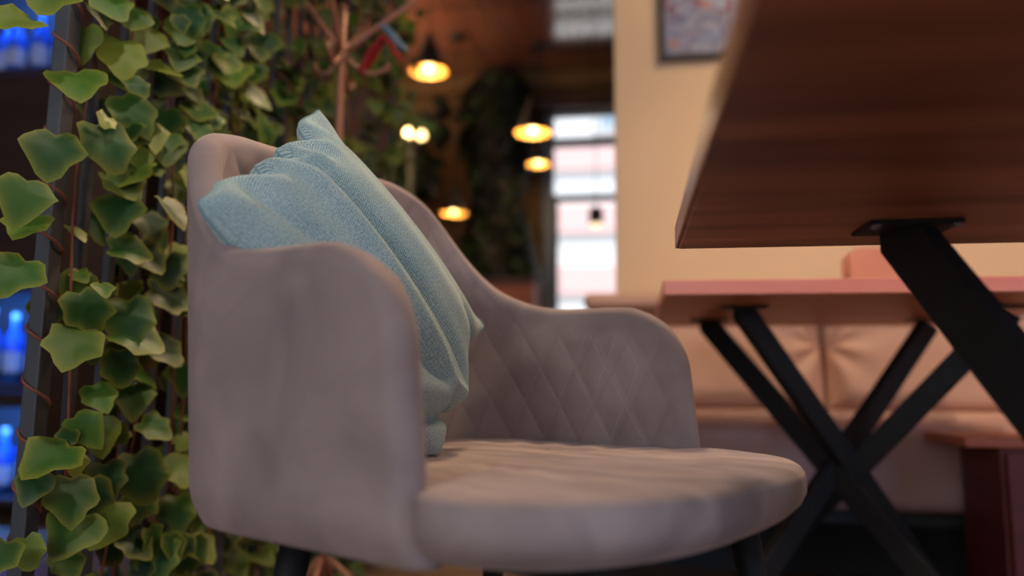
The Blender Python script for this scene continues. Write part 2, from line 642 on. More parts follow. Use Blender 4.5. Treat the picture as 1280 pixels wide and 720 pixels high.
# street and the pale building opposite
struct(box('ground', -14, 14, Y1 + 0.5, 16, -0.3, -0.2, M['ground']))
bld = thing('building', 'pale building with pink bands across the street outside the window', 'building', (0, 11, -0.2))
box('facade', -7, 7, 0, 0.5, 0, 9, M['facade'], bld)
for z in (1.0, 2.05, 2.95, 3.9, 5.0, 6.2):
    box('band', -7.0, 7.0, -0.06, 0.0, z, z + 0.42, M['facade_pink'], bld, 0.01)
for z in (1.55, 4.45, 7.0):
    for x in (-5.6, -3.9, -2.2, -0.5, 1.2, 2.9, 4.6):
        fr = box('window_frame', x, x + 0.8, -0.05, 0.02, z, z + 0.42, M['facade'], bld, 0.01)
        box('pane', x + 0.07, x + 0.73, -0.055, -0.045, z + 0.06, z + 0.36, M['facade_glass'], fr)

# ------------------------------------------------------------------ armchair
CH = thing('armchair', 'mauve grey velvet tub armchair with diamond-quilted lining', 'armchair', (-0.033, 0.876, 0), radians(-27.3))
T = 0.040
HW = 0.310 - T / 2           # mid-surface half width
A0, REAR, SE = -0.20, 0.209, 3.6
ZB = 0.394
pts = []
for i in range(61):
    pts.append((0.0 + (A0 - 0.0) * i / 60.0, -HW))
for i in range(1, 400):
    th = -pi / 2 + pi * i / 400.0
    c_, s_ = cos(th), sin(th)
    pts.append((A0 - REAR * abs(c_) ** (2 / SE), HW * (1 if s_ > 0 else -1) * abs(s_) ** (2 / SE)))
for i in range(61):
    pts.append((A0 - A0 * i / 60.0, HW))
cum = [0.0]
for i in range(1, len(pts)):
    cum.append(cum[-1] + sqrt((pts[i][0] - pts[i - 1][0]) ** 2 + (pts[i][1] - pts[i - 1][1]) ** 2))
S = cum[-1] / 2


def mid(s):
    L = min(max(s + S, 0.0), 2 * S)
    lo, hi = 0, len(cum) - 1
    while hi - lo > 1:
        k = (lo + hi) // 2
        if cum[k] <= L:
            lo = k
        else:
            hi = k
    t = (L - cum[lo]) / max(1e-9, cum[hi] - cum[lo])
    return (pts[lo][0] + t * (pts[hi][0] - pts[lo][0]), pts[lo][1] + t * (pts[hi][1] - pts[lo][1]))


def nrm(s):
    p, q = mid(s - 0.012), mid(s + 0.012)
    dx, dy = q[0] - p[0], q[1] - p[1]
    l = sqrt(dx * dx + dy * dy) or 1e-9
    return (-dy / l * -1.0 * -1.0, dx / l)   # fixed below by sign


def outward(s):
    n_ = nrm(s)
    p = mid(s)
    c = (-0.2, 0.0)
    if abs(s) > S - 0.2:
        return (0.0, -1.0 if s < 0 else 1.0)
    sg = 1 if n_[0] * (p[0] - c[0]) + n_[1] * (p[1] - c[1]) > 0 else -1
    return (n_[0] * sg, n_[1] * sg)


# top line of the shell, read off both sides of the chair (the back sits a touch towards the near arm)
ZF_X = [0.0, 0.11, 0.154, 0.184, 0.211, 0.236, 0.259, 0.283, 0.306, 0.333, 0.367, 0.42, 0.51, 0.59, 0.67]
ZF_Y = [0.882, 0.880, 0.870, 0.855, 0.829, 0.796, 0.761, 0.728, 0.704, 0.687, 0.674, 0.667, 0.6655, 0.660, 0.658]
ZN_X = [0.0, 0.16, 0.22, 0.255, 0.285, 0.315, 0.345, 0.385, 0.4545, 0.516, 0.565, 0.67]
ZN_Y = [0.882, 0.879, 0.868, 0.848, 0.806, 0.755, 0.712, 0.684, 0.680, 0.679, 0.672, 0.666]


def ztop(s):
    return pinterp(s, ZF_X, ZF_Y) if s > 0 else pinterp(-s, ZN_X, ZN_Y)


RC, RE = 0.092, 0.022


def quilt(s, z, e):
    q1 = s / 0.062 + (z - 0.46) / 0.112
    q2 = s / 0.062 - (z - 0.46) / 0.112
    k = 0.054
    d1 = abs(q1 - round(q1)) * k
    d2 = abs(q2 - round(q2)) * k
    f = smooth01((e - 0.018) / 0.035)
    puff = min(1.0, d1 / 0.02) * min(1.0, d2 / 0.02)
    g = 0.6 * exp(-(d1 / 0.0030) ** 2) + 1.5 * exp(-(d2 / 0.0030) ** 2)
    return f * (0.0026 * puff - 0.0020 * min(1.6, g))


def shell_pt(s, z, side):
    """side +1 outer, -1 inner; s and z before corner rounding"""
    zt = ztop(s)
    es, ez = S - abs(s), zt - z
    e = max(0.0, min(es, ez))
    if es < RC and ez < RC:     # true distance to the rounded corner
        e = RC - max(RC - es, RC - ez)
    th = (T / 2) * sqrt(max(0.0, 1 - (1 - min(e / RE, 1.0)) ** 2))
    p, q = (abs(s) - (S - RC)) / RC, (z - (zt - RC)) / RC
    s2, z2 = abs(s), z
    if p > 0 and q > 0:
        p2, q2 = p * sqrt(1 - q * q / 2), q * sqrt(1 - p * p / 2)
        s2, z2 = (S - RC) + p2 * RC, (zt - RC) + q2 * RC
    # front edge leans back a little towards the top
    lean_f = smooth01((s2 - (S - 0.30)) / 0.30)
    s2 -= lean_f * 0.030 * (z2 - ZB) / 0.27
    s3 = s2 if s > 0 else -s2
    a, b_ = mid(s3)
    n_ = outward(s3)
    off = th * side
    if side < 0:
        off -= quilt(s3, z2, e) * (1 if z2 > 0.42 else 0)
    # tub narrows at the hem
    hem = max(0.0, 1 - (z2 - ZB) / 0.045)
    off -= 0.014 * hem * hem
    rear = smooth01((0.47 - abs(s3)) / 0.25)
    a -= 0.066 * rear * (z2 - ZB) / 0.46
    return Vector((a + n_[0] * off, b_ + n_[1] * off, z2))


su = []
NU = 330
for i in range(NU + 1):
    su.append((-1 + 2 * i / NU) * (S - RE))
edge = [RE * (1 - sin(pi / 2 * k / 7)) for k in range(1, 8)]   # distances from the edge
full_s = [-(S - e_) for e_ in reversed(edge)] + su + [S - e_ for e_ in edge]
NV = 84


def zrow(s):
    zt = ztop(s)
    r = [ZB + (zt - RE - ZB) * k / NV for k in range(NV + 1)]
    return r + [zt - e_ for e_ in edge]


V, Fc = [], []
ns, nv = len(full_s), NV + 1 + len(edge)
for side in (1, -1):
    for s in full_s:
        for z in zrow(s):
            V.append(shell_pt(s, z, side))
off_i = ns * nv
for i in range(ns - 1):
    for k in range(nv - 1):
        a_ = i * nv + k
        Fc.append((a_, a_ + 1, a_ + nv + 1, a_ + nv))
        b_ = a_ + off_i
        Fc.append((b_, b_ + nv, b_ + nv + 1, b_ + 1))
    Fc.append((i * nv, (i + 1) * nv, off_i + (i + 1) * nv, off_i + i * nv))
bm = bmesh.new()
bv = [bm.verts.new(v) for v in V]
for f_ in Fc:
    try:
        bm.faces.new([bv[i] for i in f_])
    except ValueError:
        pass
bmesh.ops.remove_doubles(bm, verts=bm.verts, dist=1e-5)
shell = from_bm('shell', bm, M['velvet'], CH, True)

# stitches along the quilting lines
V, Fc = [], []


def add_dash(p, q, r, nrm_):
    t = (q - p)
    l = t.length
    if l < 1e-5:
        return
    t /= l
    c = t.cross(nrm_).normalized()
    i0 = len(V)
    for e_ in (p, q):
        V.extend((e_ - c * r, e_ + nrm_ * r * 0.9, e_ + c * r))
    Fc.extend(((i0, i0 + 1, i0 + 4, i0 + 3), (i0 + 1, i0 + 2, i0 + 5, i0 + 4), (i0, i0 + 2, i0 + 1), (i0 + 3, i0 + 4, i0 + 5)))


for fam in (1, -1):
    for k in range(-22, 23):
        s = None
        z = 0.462
        while z < 0.86:
            s = 0.062 * (k - fam * (z - 0.46) / 0.112)
            z2 = z + 0.0040
            sb = 0.062 * (k - fam * (z2 - 0.46) / 0.112)
            if abs(s) < S - 0.075 and z < ztop(s) - 0.045:
                p, q = shell_pt(s, z, -1), shell_pt(sb, z2, -1)
                n_ = outward(s)
                nn = Vector((-n_[0], -n_[1], 0))
                add_dash(p + nn * 0.0004, q + nn * 0.0004, 0.00055, nn)
            z += 0.0062
st = obj('stitching', V, Fc, M['stitch'], shell)
st['kind'] = 'stuff'

# seat cushion
outl = []
for i in range(1, 120):
    th = -pi / 2 + pi * i / 120.0
    c_, s_ = cos(th), sin(th)
    outl.append((0.197 * abs(c_) ** (2 / 2.15), 0.309 * (1 if s_ > 0 else -1) * abs(s_) ** (2 / 2.3)))
outl += [(-0.002, 0.306), (-0.012, 0.290), (-0.018, 0.272)]
for i in range(1, 20):
    outl.append((-0.018 - 0.22 * i / 20.0, 0.264))
for i in range(0, 61):
    th = pi / 2 - pi * i / 60.0
    c_, s_ = cos(th), sin(th)
    outl.append((-0.24 - 0.165 * abs(c_) ** 0.6, 0.264 * (1 if s_ > 0 else -1) * abs(s_) ** 0.6))
for i in range(19, 0, -1):
    outl.append((-0.018 - 0.22 * i / 20.0, -0.264))
outl += [(-0.018, -0.272), (-0.012, -0.290), (-0.002, -0.306)]
prof = [(0.12, 0.392), (0.075, 0.392), (0.052, 0.394), (0.034, 0.399), (0.016, 0.408), (0.005, 0.418), (0.0, 0.428), (0.0, 0.440),
        (0.0015, 0.4475), (0.005, 0.4525), (0.010, 0.4553), (0.017, 0.4565), (0.027, 0.4572), (0.05, 0.4578), (0.09, 0.4585),
        (0.14, 0.459), (0.19, 0.459)]
V, Fc = [], []
cen = Vector((-0.09, 0))
no = len(outl)
for ins, z in prof:
    for (a, b_) in outl:
        d = Vector((a, b_)) - cen
        l = d.length
        p = cen + d * max(0.02, (l - ins) / l)
        zz = z + (0.0012 * sin(a * 70 + b_ * 18) * min(1, ins / 0.05) if z > 0.452 else 0)
        V.append((p.x, p.y, zz))
for r in range(len(prof) - 1):
    for i in range(no):
        j = (i + 1) % no
        Fc.append((r * no + i, r * no + j, (r + 1) * no + j, (r + 1) * no + i))
Fc.append(tuple(reversed(range(no))))
Fc.append(tuple((len(prof) - 1) * no + i for i in range(no)))
obj('seat', V, Fc, M['velvet_seat'], CH, True)
box('seat_frame', -0.29, 0.09, -0.17, 0.17, 0.368, 0.392, M['black_metal'], CH, 0.006)
for a, b_ in ((-0.29, -0.185), (0.09, -0.185), (0.09, 0.185), (-0.29, 0.185)):
    fa, fb = (a - 0.06 if a < 0 else a + 0.05), (b_ + 0.05 * (1 if b_ > 0 else -1))
    lg = tube('leg', [(a, b_, 0.375), (a + (fa - a) * .3, b_ + (fb - b_) * .3, 0.26), (fa, fb, 0.008)], [0.019, 0.016, 0.011],
              M['black_metal'], CH, 14)
    lathe('foot_cap', [(0.0, 0.0), (0.012, 0.0), (0.013, 0.004), (0.012, 0.014), (0.0, 0.014)], M['shade_black'], lg, 14, (fa, fb, 0.0))

# ------------------------------------------------------------------ pillow (chair frame coordinates, then placed in the world)
pA, pB, pC = Vector((-0.300, -0.340, 0.735)), Vector((-0.400, -0.098, 0.930)), Vector((-0.300, 0.164, 0.634))
pD = Vector((-0.190, -0.078, 0.428))
RZ = Matrix.Rotation(radians(-27.3), 4, 'Z')
CHM = Matrix.Translation((-0.033, 0.876, 0)) @ RZ
nrm_p = (pB - pA).cross(pC - pB)
nrm_p.normalize()
if nrm_p.x < 0:
    nrm_p = -nrm_p
NP = 150
V, Fc, UV = [], [], []


def pil(u, v, side):
    # u along A->B, v along A->D (0..1)
    x, y = u * 2 - 1, v * 2 - 1
    rc = 0.10 if x > 0 else 0.16     # blunt ears
    p_, q_ = (abs(x) - 1 + rc) / rc, (abs(y) - 1 + rc) / rc
    if p_ > 0 and q_ > 0:
        p_, q_ = p_ * sqrt(1 - q_ * q_ / 2), q_ * sqrt(1 - p_ * p_ / 2)
        u = 0.5 + 0.5 * math.copysign(1 - rc + rc * p_, x)
        v = 0.5 + 0.5 * math.copysign(1 - rc + rc * q_, y)
    base = pA * (1 - u) * (1 - v) + pB * u * (1 - v) + pC * u * v + pD * (1 - u) * v
    cx = (pB - pA).normalized()
    cy = (pD - pA).normalized()
    # seams bow inwards between the corners
    bow = 0.026
    base = base - cx * bow * (1.3 if x > 0 else 0.15) * x * (1 - y * y) * abs(x) ** 3 - cy * bow * y * (1 - x * x) * abs(y) ** 3
    ed = (1 - x * x) * (1 - y * y)
    th = (0.076 if side > 0 else 0.030 + 0.016 * (1 - x)) * max(0.0, (1 - x * x) ** (0.42 + 0.5 * smooth01(x * 1.5 + 0.2)) * (1 - y * y) ** 0.42)
    # long soft folds running with the v direction
    f1 = exp(-((x + 0.36 + 0.16 * y) / 0.085) ** 2) * 0.014
    f2 = exp(-((x - 0.16 + 0.06 * y) / 0.12) ** 2) * 0.004
    f3 = exp(-((x + 0.12 + 0.10 * y) / 0.06) ** 2) * -0.012
    f4 = exp(-((x + 0.60 - 0.10 * y) / 0.07) ** 2) * -0.010
    f5 = exp(-((x - 0.42 + 0.10 * y) / 0.10) ** 2) * -0.003
    fade = smooth01((1 - abs(y)) * 3.0)
    d = th + (f1 + f2 + f3 + f4 + f5) * fade * (1 if side > 0 else 0.3)
    # buckle across the corner that stands on the seat, and a nick in the right seam
    U, W = (x + 1) / 2, (1 - y) / 2
    g = U / 0.27 + W / 0.21 - 1
    near = max(0.0, ed) ** 0.25
    d += (-0.030 * exp(-(g / 0.13) ** 2) + 0.016 * exp(-((g - 0.42) / 0.26) ** 2) + 0.012 * exp(-((g + 0.5) / 0.35) ** 2)) * near
    g2 = U - 0.66 - 0.35 * W
    d += (-0.026 * exp(-(g2 / 0.04) ** 2) + 0.006 * exp(-((g2 + 0.09) / 0.06) ** 2)) * exp(-(W / 0.16) ** 2) * near
    base = base - cy * 0.034 * exp(-((U - 0.66) / 0.06) ** 2) * exp(-(W / 0.10) ** 2)
    base = base - cy * 0.018 * exp(-((U - 0.27) / 0.045) ** 2) * exp(-(W / 0.10) ** 2)
    base = base + cy * (0.016 * exp(-((U - 0.40) / 0.09) ** 2) - 0.008 * exp(-((U - 0.58) / 0.10) ** 2)) * exp(-(W / 0.22) ** 2)
    # puckers along the top seam
    en = exp(-((y + 1) / 0.22) ** 2) * (1 - x ** 6)
    wv = sin(x * 13.5 + 1.2 + 1.3 * sin(x * 4.0))
    base = base + nrm_p * 0.008 * wv * en + cy * 0.011 * wv * exp(-((y + 1) / 0.12) ** 2) * (1 - x ** 6)
    d += 0.007 * sin(x * 20 + 0.5 + 2.0 * sin(x * 3)) * exp(-((y + 0.86) / 0.14) ** 2) * near
    return base + nrm_p * side * d


for side in (1, -1):
    for i in range(NP + 1):
        for j in range(NP + 1):
            u = 0.5 - 0.5 * cos(pi * i / NP)
            v = 0.5 - 0.5 * cos(pi * j / NP)
            u = 0.5 * u + 0.5 * i / NP
            v = 0.5 * v + 0.5 * j / NP
            p = pil(u, v, side)
            V.append(p)
            UV.append((u * 0.8 + (0 if side > 0 else 1), v))
n1 = (NP + 1) ** 2
for sd in (0, 1):
    for i in range(NP):
        for j in range(NP):
            a_ = sd * n1 + i * (NP + 1) + j
            q = (a_, a_ + NP + 1, a_ + NP + 2, a_ + 1)
            Fc.append(q if sd == 0 else q[::-1])
# soft contact with the seat
for v in V:
    if v.z < 0.4625:
        v.z = 0.4625 + (v.z - 0.4625) * 0.04
pc = sum(V, Vector()) / len(V)
pc.z = 0.4615
V2 = [RZ @ (v - pc) for v in V]
me = bpy.data.meshes.new('throw_pillow')
me.from_pydata([tuple(v) for v in V2], [], Fc)
uvl = me.uv_layers.new(name='UVMap')
for lp in me.loops:
    uvl.data[lp.index].uv = UV[lp.vertex_index]
for p in me.polygons:
    p.use_smooth = True
me.materials.append(M['knit'])
pillow = bpy.data.objects.new('throw_pillow', me)
pillow.location = CHM @ pc
COL.objects.link(pillow)
tag(pillow, 'teal blue knitted throw pillow leaning in the velvet armchair', 'pillow')
# welted seam round the pillow
path = []
for k in range(240):
    t = k / 240.0 * 4
    sd, fr = int(t), t - int(t)
    u, v = ((fr, 0), (1, fr), (1 - fr, 1), (0, 1 - fr))[sd]
    p = pil(u, v, 1) * 0.5 + pil(u, v, -1) * 0.5
    if p.z < 0.464:
        p.z = 0.464 + (p.z - 0.464) * 0.04
    path.append(RZ @ (p - pc))
path.append(path[0])
tube('seam', path, 0.0016, M['knit'], pillow, 6)


# ------------------------------------------------------------------ tables
def make_table(x0, x1, y0, y1, label, edge_m, under_m, bars, cx, cy, cw=0.063):
    t = thing('dining_table', label, 'table', (cx, cy, 0), 0, 'cross-legged tables')
    th = 0.030
    z1 = 0.745
    z0 = z1 - th
    box('tabletop', x0 - cx + 0.002, x1 - cx - 0.002, y0 - cy + 0.002, y1 - cy - 0.002, z0, z1, under_m, t, 0.003)
    for (a, b_, c, d) in ((x0, x1, y0 - 0.001, y0 + 0.002), (x0, x1, y1 - 0.002, y1 + 0.001),
                          (x0 - 0.001, x0 + 0.002, y0, y1), (x1 - 0.002, x1 + 0.001, y0, y1)):
        e_ = box('edge_band', a - cx, b_ - cx, c - cy, d - cy, z0 + 0.0015, z1 - 0.001, edge_m, t, 0.0009)
        e_['label'] = 'smooth reddish edge band'
    for (tx, ty), (mx_, my_) in bars:            # each flat bar runs from under the top through the weld to the floor
        top = Vector((tx - cx, ty - cy, z0 - 0.006))
        bot = Vector((2 * mx_ - tx - cx, 2 * my_ - ty - cy, 0.006))
        b_ = beam_geo(top, bot, cw, 0.026, Vector((top.x - bot.x, top.y - bot.y, 0)))
        # ends cut level with the tabletop and the floor
        for v in b_.verts:
            if v.co.z > z0 - 0.0245:
                v.co.z = z0 - 0.006
            if v.co.z < 0.024:
                v.co.z = 0.006
        from_bm('leg', b_, M['black_metal'], t)
        pl = box('mounting_plate', top.x - 0.046, top.x + 0.046, top.y - 0.036, top.y + 0.036, z0 - 0.004, z0, M['black_metal'], t, 0.002)
        for bx in (-0.038, 0.038):
            lathe('bolt', [(0, -0.004), (0.005, -0.004), (0.006, -0.002), (0.006, 0), (0, 0)], M['steel'], pl, 10,
                  (top.x + bx, top.y - 0.028, z0 - 0.004))
        box('foot_plate', bot.x - 0.045, bot.x + 0.045, bot.y - 0.03, bot.y + 0.03, 0.0, 0.006, M['black_metal'], t, 0.002)
    return t


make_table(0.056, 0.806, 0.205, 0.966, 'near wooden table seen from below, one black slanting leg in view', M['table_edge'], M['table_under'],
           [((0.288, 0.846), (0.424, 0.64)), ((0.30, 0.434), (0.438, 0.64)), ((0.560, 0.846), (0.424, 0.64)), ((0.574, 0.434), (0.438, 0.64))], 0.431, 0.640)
make_table(0.062, 0.892, 1.468, 2.266, 'farther reddish wooden table before the tan bench, black crossed legs', M['table_edge_lit'], M['table_under_lit'],
           [((0.198, 2.03), (0.447, 1.86)), ((0.240, 1.69), (0.494, 1.86)), ((0.730, 2.03), (0.447, 1.86)), ((0.770, 1.71), (0.494, 1.86))], 0.472, 1.865)

# salmon block on the far table
NH = thing('napkin_holder', 'salmon pink block with rounded top corners standing on the far table', 'napkin holder', (0.60, 1.93, 0.745))
outl2 = []
hw, hh, r = 0.085, 0.13, 0.026
outl2 += [(-hw, 0), (hw, 0)]
for k in range(9):
    a = pi / 2 * k / 8
    outl2.append((hw - r + r * cos(a), hh - r + r * sin(a)))
for k in range(9):
    a = pi / 2 + pi / 2 * k / 8
    outl2.append((-hw + r + r * cos(a), hh - r + r * sin(a)))
for nm, ya, yb in (('front_panel', -0.035, -0.022), ('back_panel', 0.022, 0.035)):
    V = [(x, ya, z) for x, z in outl2] + [(x, yb, z) for x, z in outl2]
    n_ = len(outl2)
    Fc = [tuple(range(n_)), tuple(reversed(range(n_, 2 * n_)))] + [(i, i + n_, (i + 1) % n_ + n_, (i + 1) % n_) for i in range(n_)]
    obj(nm, V, Fc, M['salmon'], NH)
box('base', -hw, hw, -0.022, 0.022, 0, 0.008, M['salmon'], NH)
box('napkins', -0.072, 0.072, -0.019, 0.019, 0.008, 0.118, M['salmon'], NH, 0.004)

# ------------------------------------------------------------------ bench
BN = thing('bench', 'long tan leatherette bench with tufted backrest along the beige wall', 'bench', (0.8, 2.4, 0))


def cushion_back(x0, x1, z0, z1, yf, yb, pleat_l, pleat_r):
    """padded back panel, gathered into its side seams"""
    nx, nz = 70, 30
    V, Fc = [], []
    for i in range(nx + 1):
        for k in range(nz + 1):
            x, z = i / nx, k / nz
            e = max(0.0, (1 - (2 * x - 1) ** 8)) ** 0.5 * max(0.0, 1 - (2 * z - 1) ** 8) ** 0.5
            d = 0.055 * e
            dl, dr = x * (x1 - x0), (1 - x) * (x1 - x0)
            for dd, on in ((dl, pleat_l), (dr, pleat_r)):
                if on:
                    ang = math.atan2(z - 0.62, dd * 2.6 + 1e-6)
                    d -= (0.020 * exp(-(dd / 0.10) ** 2) * (0.35 + 0.65 * sin(ang * 7)) + 0.018 * exp(-(dd / 0.03) ** 2)) * e
            V.append((x0 + x * (x1 - x0) - 0.8, yf + 0.055 - d - 2.4 + 0.05 * z, z0 + z * (z1 - z0)))
    for i in range(nx):
        for k in range(nz):
            a_ = i * (nz + 1) + k
            Fc.append((a_, a_ + nz + 1, a_ + nz + 2, a_ + 1))
    o = obj('back_cushion', V, Fc, M['leather'], BN, True)
    sm = o.modifiers.new('thickness', 'SOLIDIFY')
    sm.thickness = 0.03
    sm.offset = -1
    return o


xs = [-0.14, 0.598, 1.34, 2.08]
for i in range(3):
    cushion_back(xs[i] + 0.002, xs[i + 1] - 0.002, 0.47, 0.80, 2.47, 2.6, i > 0, True)
box('backrest_rail', -0.155 - 0.8, 2.09 - 0.8, 2.47 - 2.4, 2.70 - 2.4, 0.79, 0.842, M['leather'], BN, 0.022, 4, True)
box('backrest_panel', -0.15 - 0.8, 2.085 - 0.8, 2.60 - 2.4, 2.69 - 2.4, 0.10, 0.80, M['leather'], BN, 0.01)
box('back_roll', -0.14 - 0.8, 2.08 - 0.8, 2.43 - 2.4, 2.56 - 2.4, 0.425, 0.475, M['leather'], BN, 0.022, 4, True)
for a, b_ in ((-0.14, 0.878), (0.905, 2.08)):
    sc = box('seat_cushion', a - 0.8, b_ - 0.8, 2.10 - 2.4, 2.58 - 2.4, 0.228, 0.448, M['leather_seat'], BN, 0.035, 5, True)
    sc['label'] = 'mauve brown padded seat block'
box('plinth', -0.10 - 0.8, 2.05 - 0.8, 2.44 - 2.4, 2.66 - 2.4, 0.0, 0.235, M['plinth'], BN)
box('plinth_rail', -0.10 - 0.8, 2.05 - 0.8, 2.16 - 2.4, 2.20 - 2.4, 0.19, 0.232, M['plinth'], BN)
for x in (-0.08, 0.89, 2.0):
    box('leg', x - 0.8, x + 0.04 - 0.8, 2.16 - 2.4, 2.20 - 2.4, 0.0, 0.20, M['plinth'], BN, 0.003)

# maroon cabinet at the right
CB = thing('side_cabinet', 'low maroon cabinet with orange-brown top at the end of the bench seat', 'cabinet', (1.05, 1.96, 0))
box('body', -0.25, 0.25, -0.10, 0.11, 0.03, 0.415, M['maroon'], CB, 0.004)
box('top', -0.325, 0.30, -0.115, 0.125, 0.415, 0.438, M['orange_wood'], CB, 0.004)
box('door', -0.24, -0.003, -0.112, -0.10, 0.05, 0.405, M['maroon'], CB, 0.003)
box('door', 0.003, 0.24, -0.112, -0.10, 0.05, 0.405, M['maroon'], CB, 0.003)
for x in (-0.03, 0.03):
    lathe('knob', [(0, 0.018), (0.008, 0.016), (0.009, 0.010), (0.004, 0.0), (0, 0)], M['steel'], CB, 12, (x, -0.112, 0.26)).rotation_euler = (pi / 2, 0, 0)
for x, y in ((-0.22, -0.08), (0.22, -0.08), (-0.22, 0.09), (0.22, 0.09)):
    box('leg', x - 0.02, x + 0.02, y - 0.015, y + 0.015, 0.0, 0.03, M['maroon'], CB)

# picture on the beige wall
PC = thing('picture', 'dark-framed picture of blurred blue and rust patches on beige wall', 'picture', (0.40, 2.72, 1.72))
for nm, a, b_, c, d in (('frame', -0.29, 0.29, 0.0, 0.022), ('frame', -0.29, 0.29, 0.758, 0.78), ('frame', -0.29, -0.268, 0.022, 0.758), ('frame', 0.268, 0.29, 0.022, 0.758)):
    box(nm, a, b_, -0.028, -0.001, c, d, M['pic_frame'], PC, 0.003)
box('print', -0.268, 0.268, -0.012, -0.002, 0.022, 0.758, M['print'], PC)

# ------------------------------------------------------------------ trellis and ivy
TX = -0.845
TR = thing('trellis', 'slate grey slatted trellis screen standing beside the armchair under ivy', 'trellis', (TX, 1.75, 0))
TY0, TY1, TZ = 0.968, 2.52, 2.75
box('post', -0.012, 0.012, TY0 - 1.75, TY0 - 1.75 + 0.026, 0.0, TZ, M['post'], TR, 0.002)
box('post', -0.012, 0.012, TY1 - 1.75, TY1 - 1.75 + 0.026, 0.0, TZ, M['post'], TR, 0.002)
y = TY0 + 0.072
while y < TY1 - 0.03:
    box('slat', -0.007, 0.007, y - 1.75, y - 1.75 + 0.013, 0.03, TZ - 0.03, M['post'], TR, 0.0015)
    y += 0.066
box('rail', -0.010, 0.010, TY0 + 0.026 - 1.75, TY1 - 1.75, TZ - 0.03, TZ, M['post'], TR, 0.002)
box('rail', -0.010, 0.010, TY0 + 0.026 - 1.75, TY1 - 1.75, 0.0, 0.03, M['post'], TR, 0.002)


def leaf_mesh(seed, lobes=5):
    """ivy leaf about 1 unit wide: stalk at the origin, tip along +Y, face +Z"""
    rnd = random.Random(seed)
    tips = [(0.0, 0.98), (0.45, 0.60), (0.44, 0.10)] if lobes == 5 else [(0.0, 1.0), (0.50, 0.44), (0.36, 0.02)]
    nots = [(0.28, 0.72), (0.43, 0.34), (0.20, -0.08)] if lobes == 5 else [(0.31, 0.66), (0.46, 0.2), (0.16, -0.07)]
    right = []
    for t_, n_ in zip(tips, nots):
        right.append((t_[0] * rnd.uniform(.9, 1.1), t_[1] * rnd.uniform(.94, 1.06)))
        mx_ = (t_[0] * .55 + n_[0] * .45 + 0.045, t_[1] * .55 + n_[1] * .45 + 0.02)
        right.append(mx_)
        right.append(n_)
    left = [(-x * rnd.uniform(.9, 1.08), y_) for x, y_ in right[1:]][::-1]
    outline = right + [(0.0, 0.02)] + left
    cup = rnd.uniform(0.10, 0.26)
    droop = rnd.uniform(0.10, 0.32)
    wav = rnd.uniform(0.02, 0.06)

    def bend(x, y_, k):
        return (x, y_, cup * (abs(x) ** 1.2) * 0.9 - droop * y_ * y_ + wav * sin(9 * y_ + 5 * x + seed) * k)
    V, rim, Fc = [], [], []
    inner = [(x * 0.52, 0.28 + (y_ - 0.28) * 0.52) for x, y_ in outline]
    for x, y_ in outline:
        V.append(bend(x, y_, 1))
        rim.append(1.0)
    for x, y_ in inner:
        p = bend(x, y_, .5)
        V.append((p[0], p[1], p[2] + 0.012))
        rim.append(0.25)
    V.append(bend(0, 0.28, 0))
    rim.append(0.1)
    n_ = len(outline)
    for i in range(n_):
        j = (i + 1) % n_
        Fc.append((i, j, n_ + j, n_ + i))
        Fc.append((n_ + i, n_ + j, 2 * n_))
    return V, Fc, rim


LEAF = []
for sd in range(8):
    V, Fc, rim = leaf_mesh(sd + 3, 5 if sd % 3 else 3)
    me = bpy.data.meshes.new('leaf')
    me.from_pydata(V, [], Fc)
    at = me.attributes.new('rim', 'FLOAT', 'POINT')
    for i, r_ in enumerate(rim):
        at.data[i].value = r_
    for p in me.polygons:
        p.use_smooth = True
    me.materials.append(M['leaf'])
    LEAF.append((me, V, Fc, rim))


def leaf_matrix(pos, size, face, tipdir):
    """face = direction the blade looks, tipdir = where its tip hangs"""
    zf = Vector(face).normalized()
    yf = Vector(tipdir)
    yf = (yf - zf * yf.dot(zf)).normalized()
    xf = yf.cross(zf)
    m_ = Matrix((xf, yf, zf)).transposed().to_4x4()
    return Matrix.Translation(Vector(pos)) @ m_ @ Matrix.Scale(size, 4)


def leaf_cloud(name, mats, m_, parent, rnd):
    V, Fc, rim, tone = [], [], [], []
    for mtx in mats:
        _, lv, lf, lr = LEAF[rnd.randrange(len(LEAF))]
        i0 = len(V)
        V.extend(tuple(mtx @ Vector(v)) for v in lv)
        Fc.extend(tuple(i + i0 for i in f_) for f_ in lf)
        rim.extend(lr)
        tone.extend([rnd.random()] * len(lv))
    o = obj(name, V, Fc, m_, parent, True)
    for nm, data in (('rim', rim), ('tone', tone)):
        at = o.data.attributes.new(nm, 'FLOAT', 'POINT')
        at.data.foreach_set('value', data)
    o['kind'] = 'stuff'
    return o


IV = thing('climbing_ivy', 'variegated green ivy climbing the slatted trellis left of the armchair', 'ivy', (TX, 1.75, 0))
rnd = random.Random(21)
# stems: one wound round the first post, others trailing down the slats
hel = []
for k in range(420):
    z = 2.7 - k * 0.0064
    a = -z / 0.074 * 2 * pi
    hel.append((0.0185 * cos(a), TY0 + 0.013 - 1.75 + 0.0185 * sin(a), z))
tube('stem', hel, 0.0022, M['stem'], IV, 6)
for k in range(22):
    y = 1.045 + k * 0.066 + rnd.uniform(-.02, .02)
    p, z = [], 2.74
    ph = rnd.uniform(0, 6)
    while z > rnd.uniform(0.0, 0.25) and z > 0.02:
        p.append((0.022 + 0.014 * sin(z * 7 + ph), y - 1.75 + 0.035 * sin(z * 4.1 + ph * 2), z))
        z -= 0.07
    tube('stem', p, 0.0019, M['stem'], IV, 6)

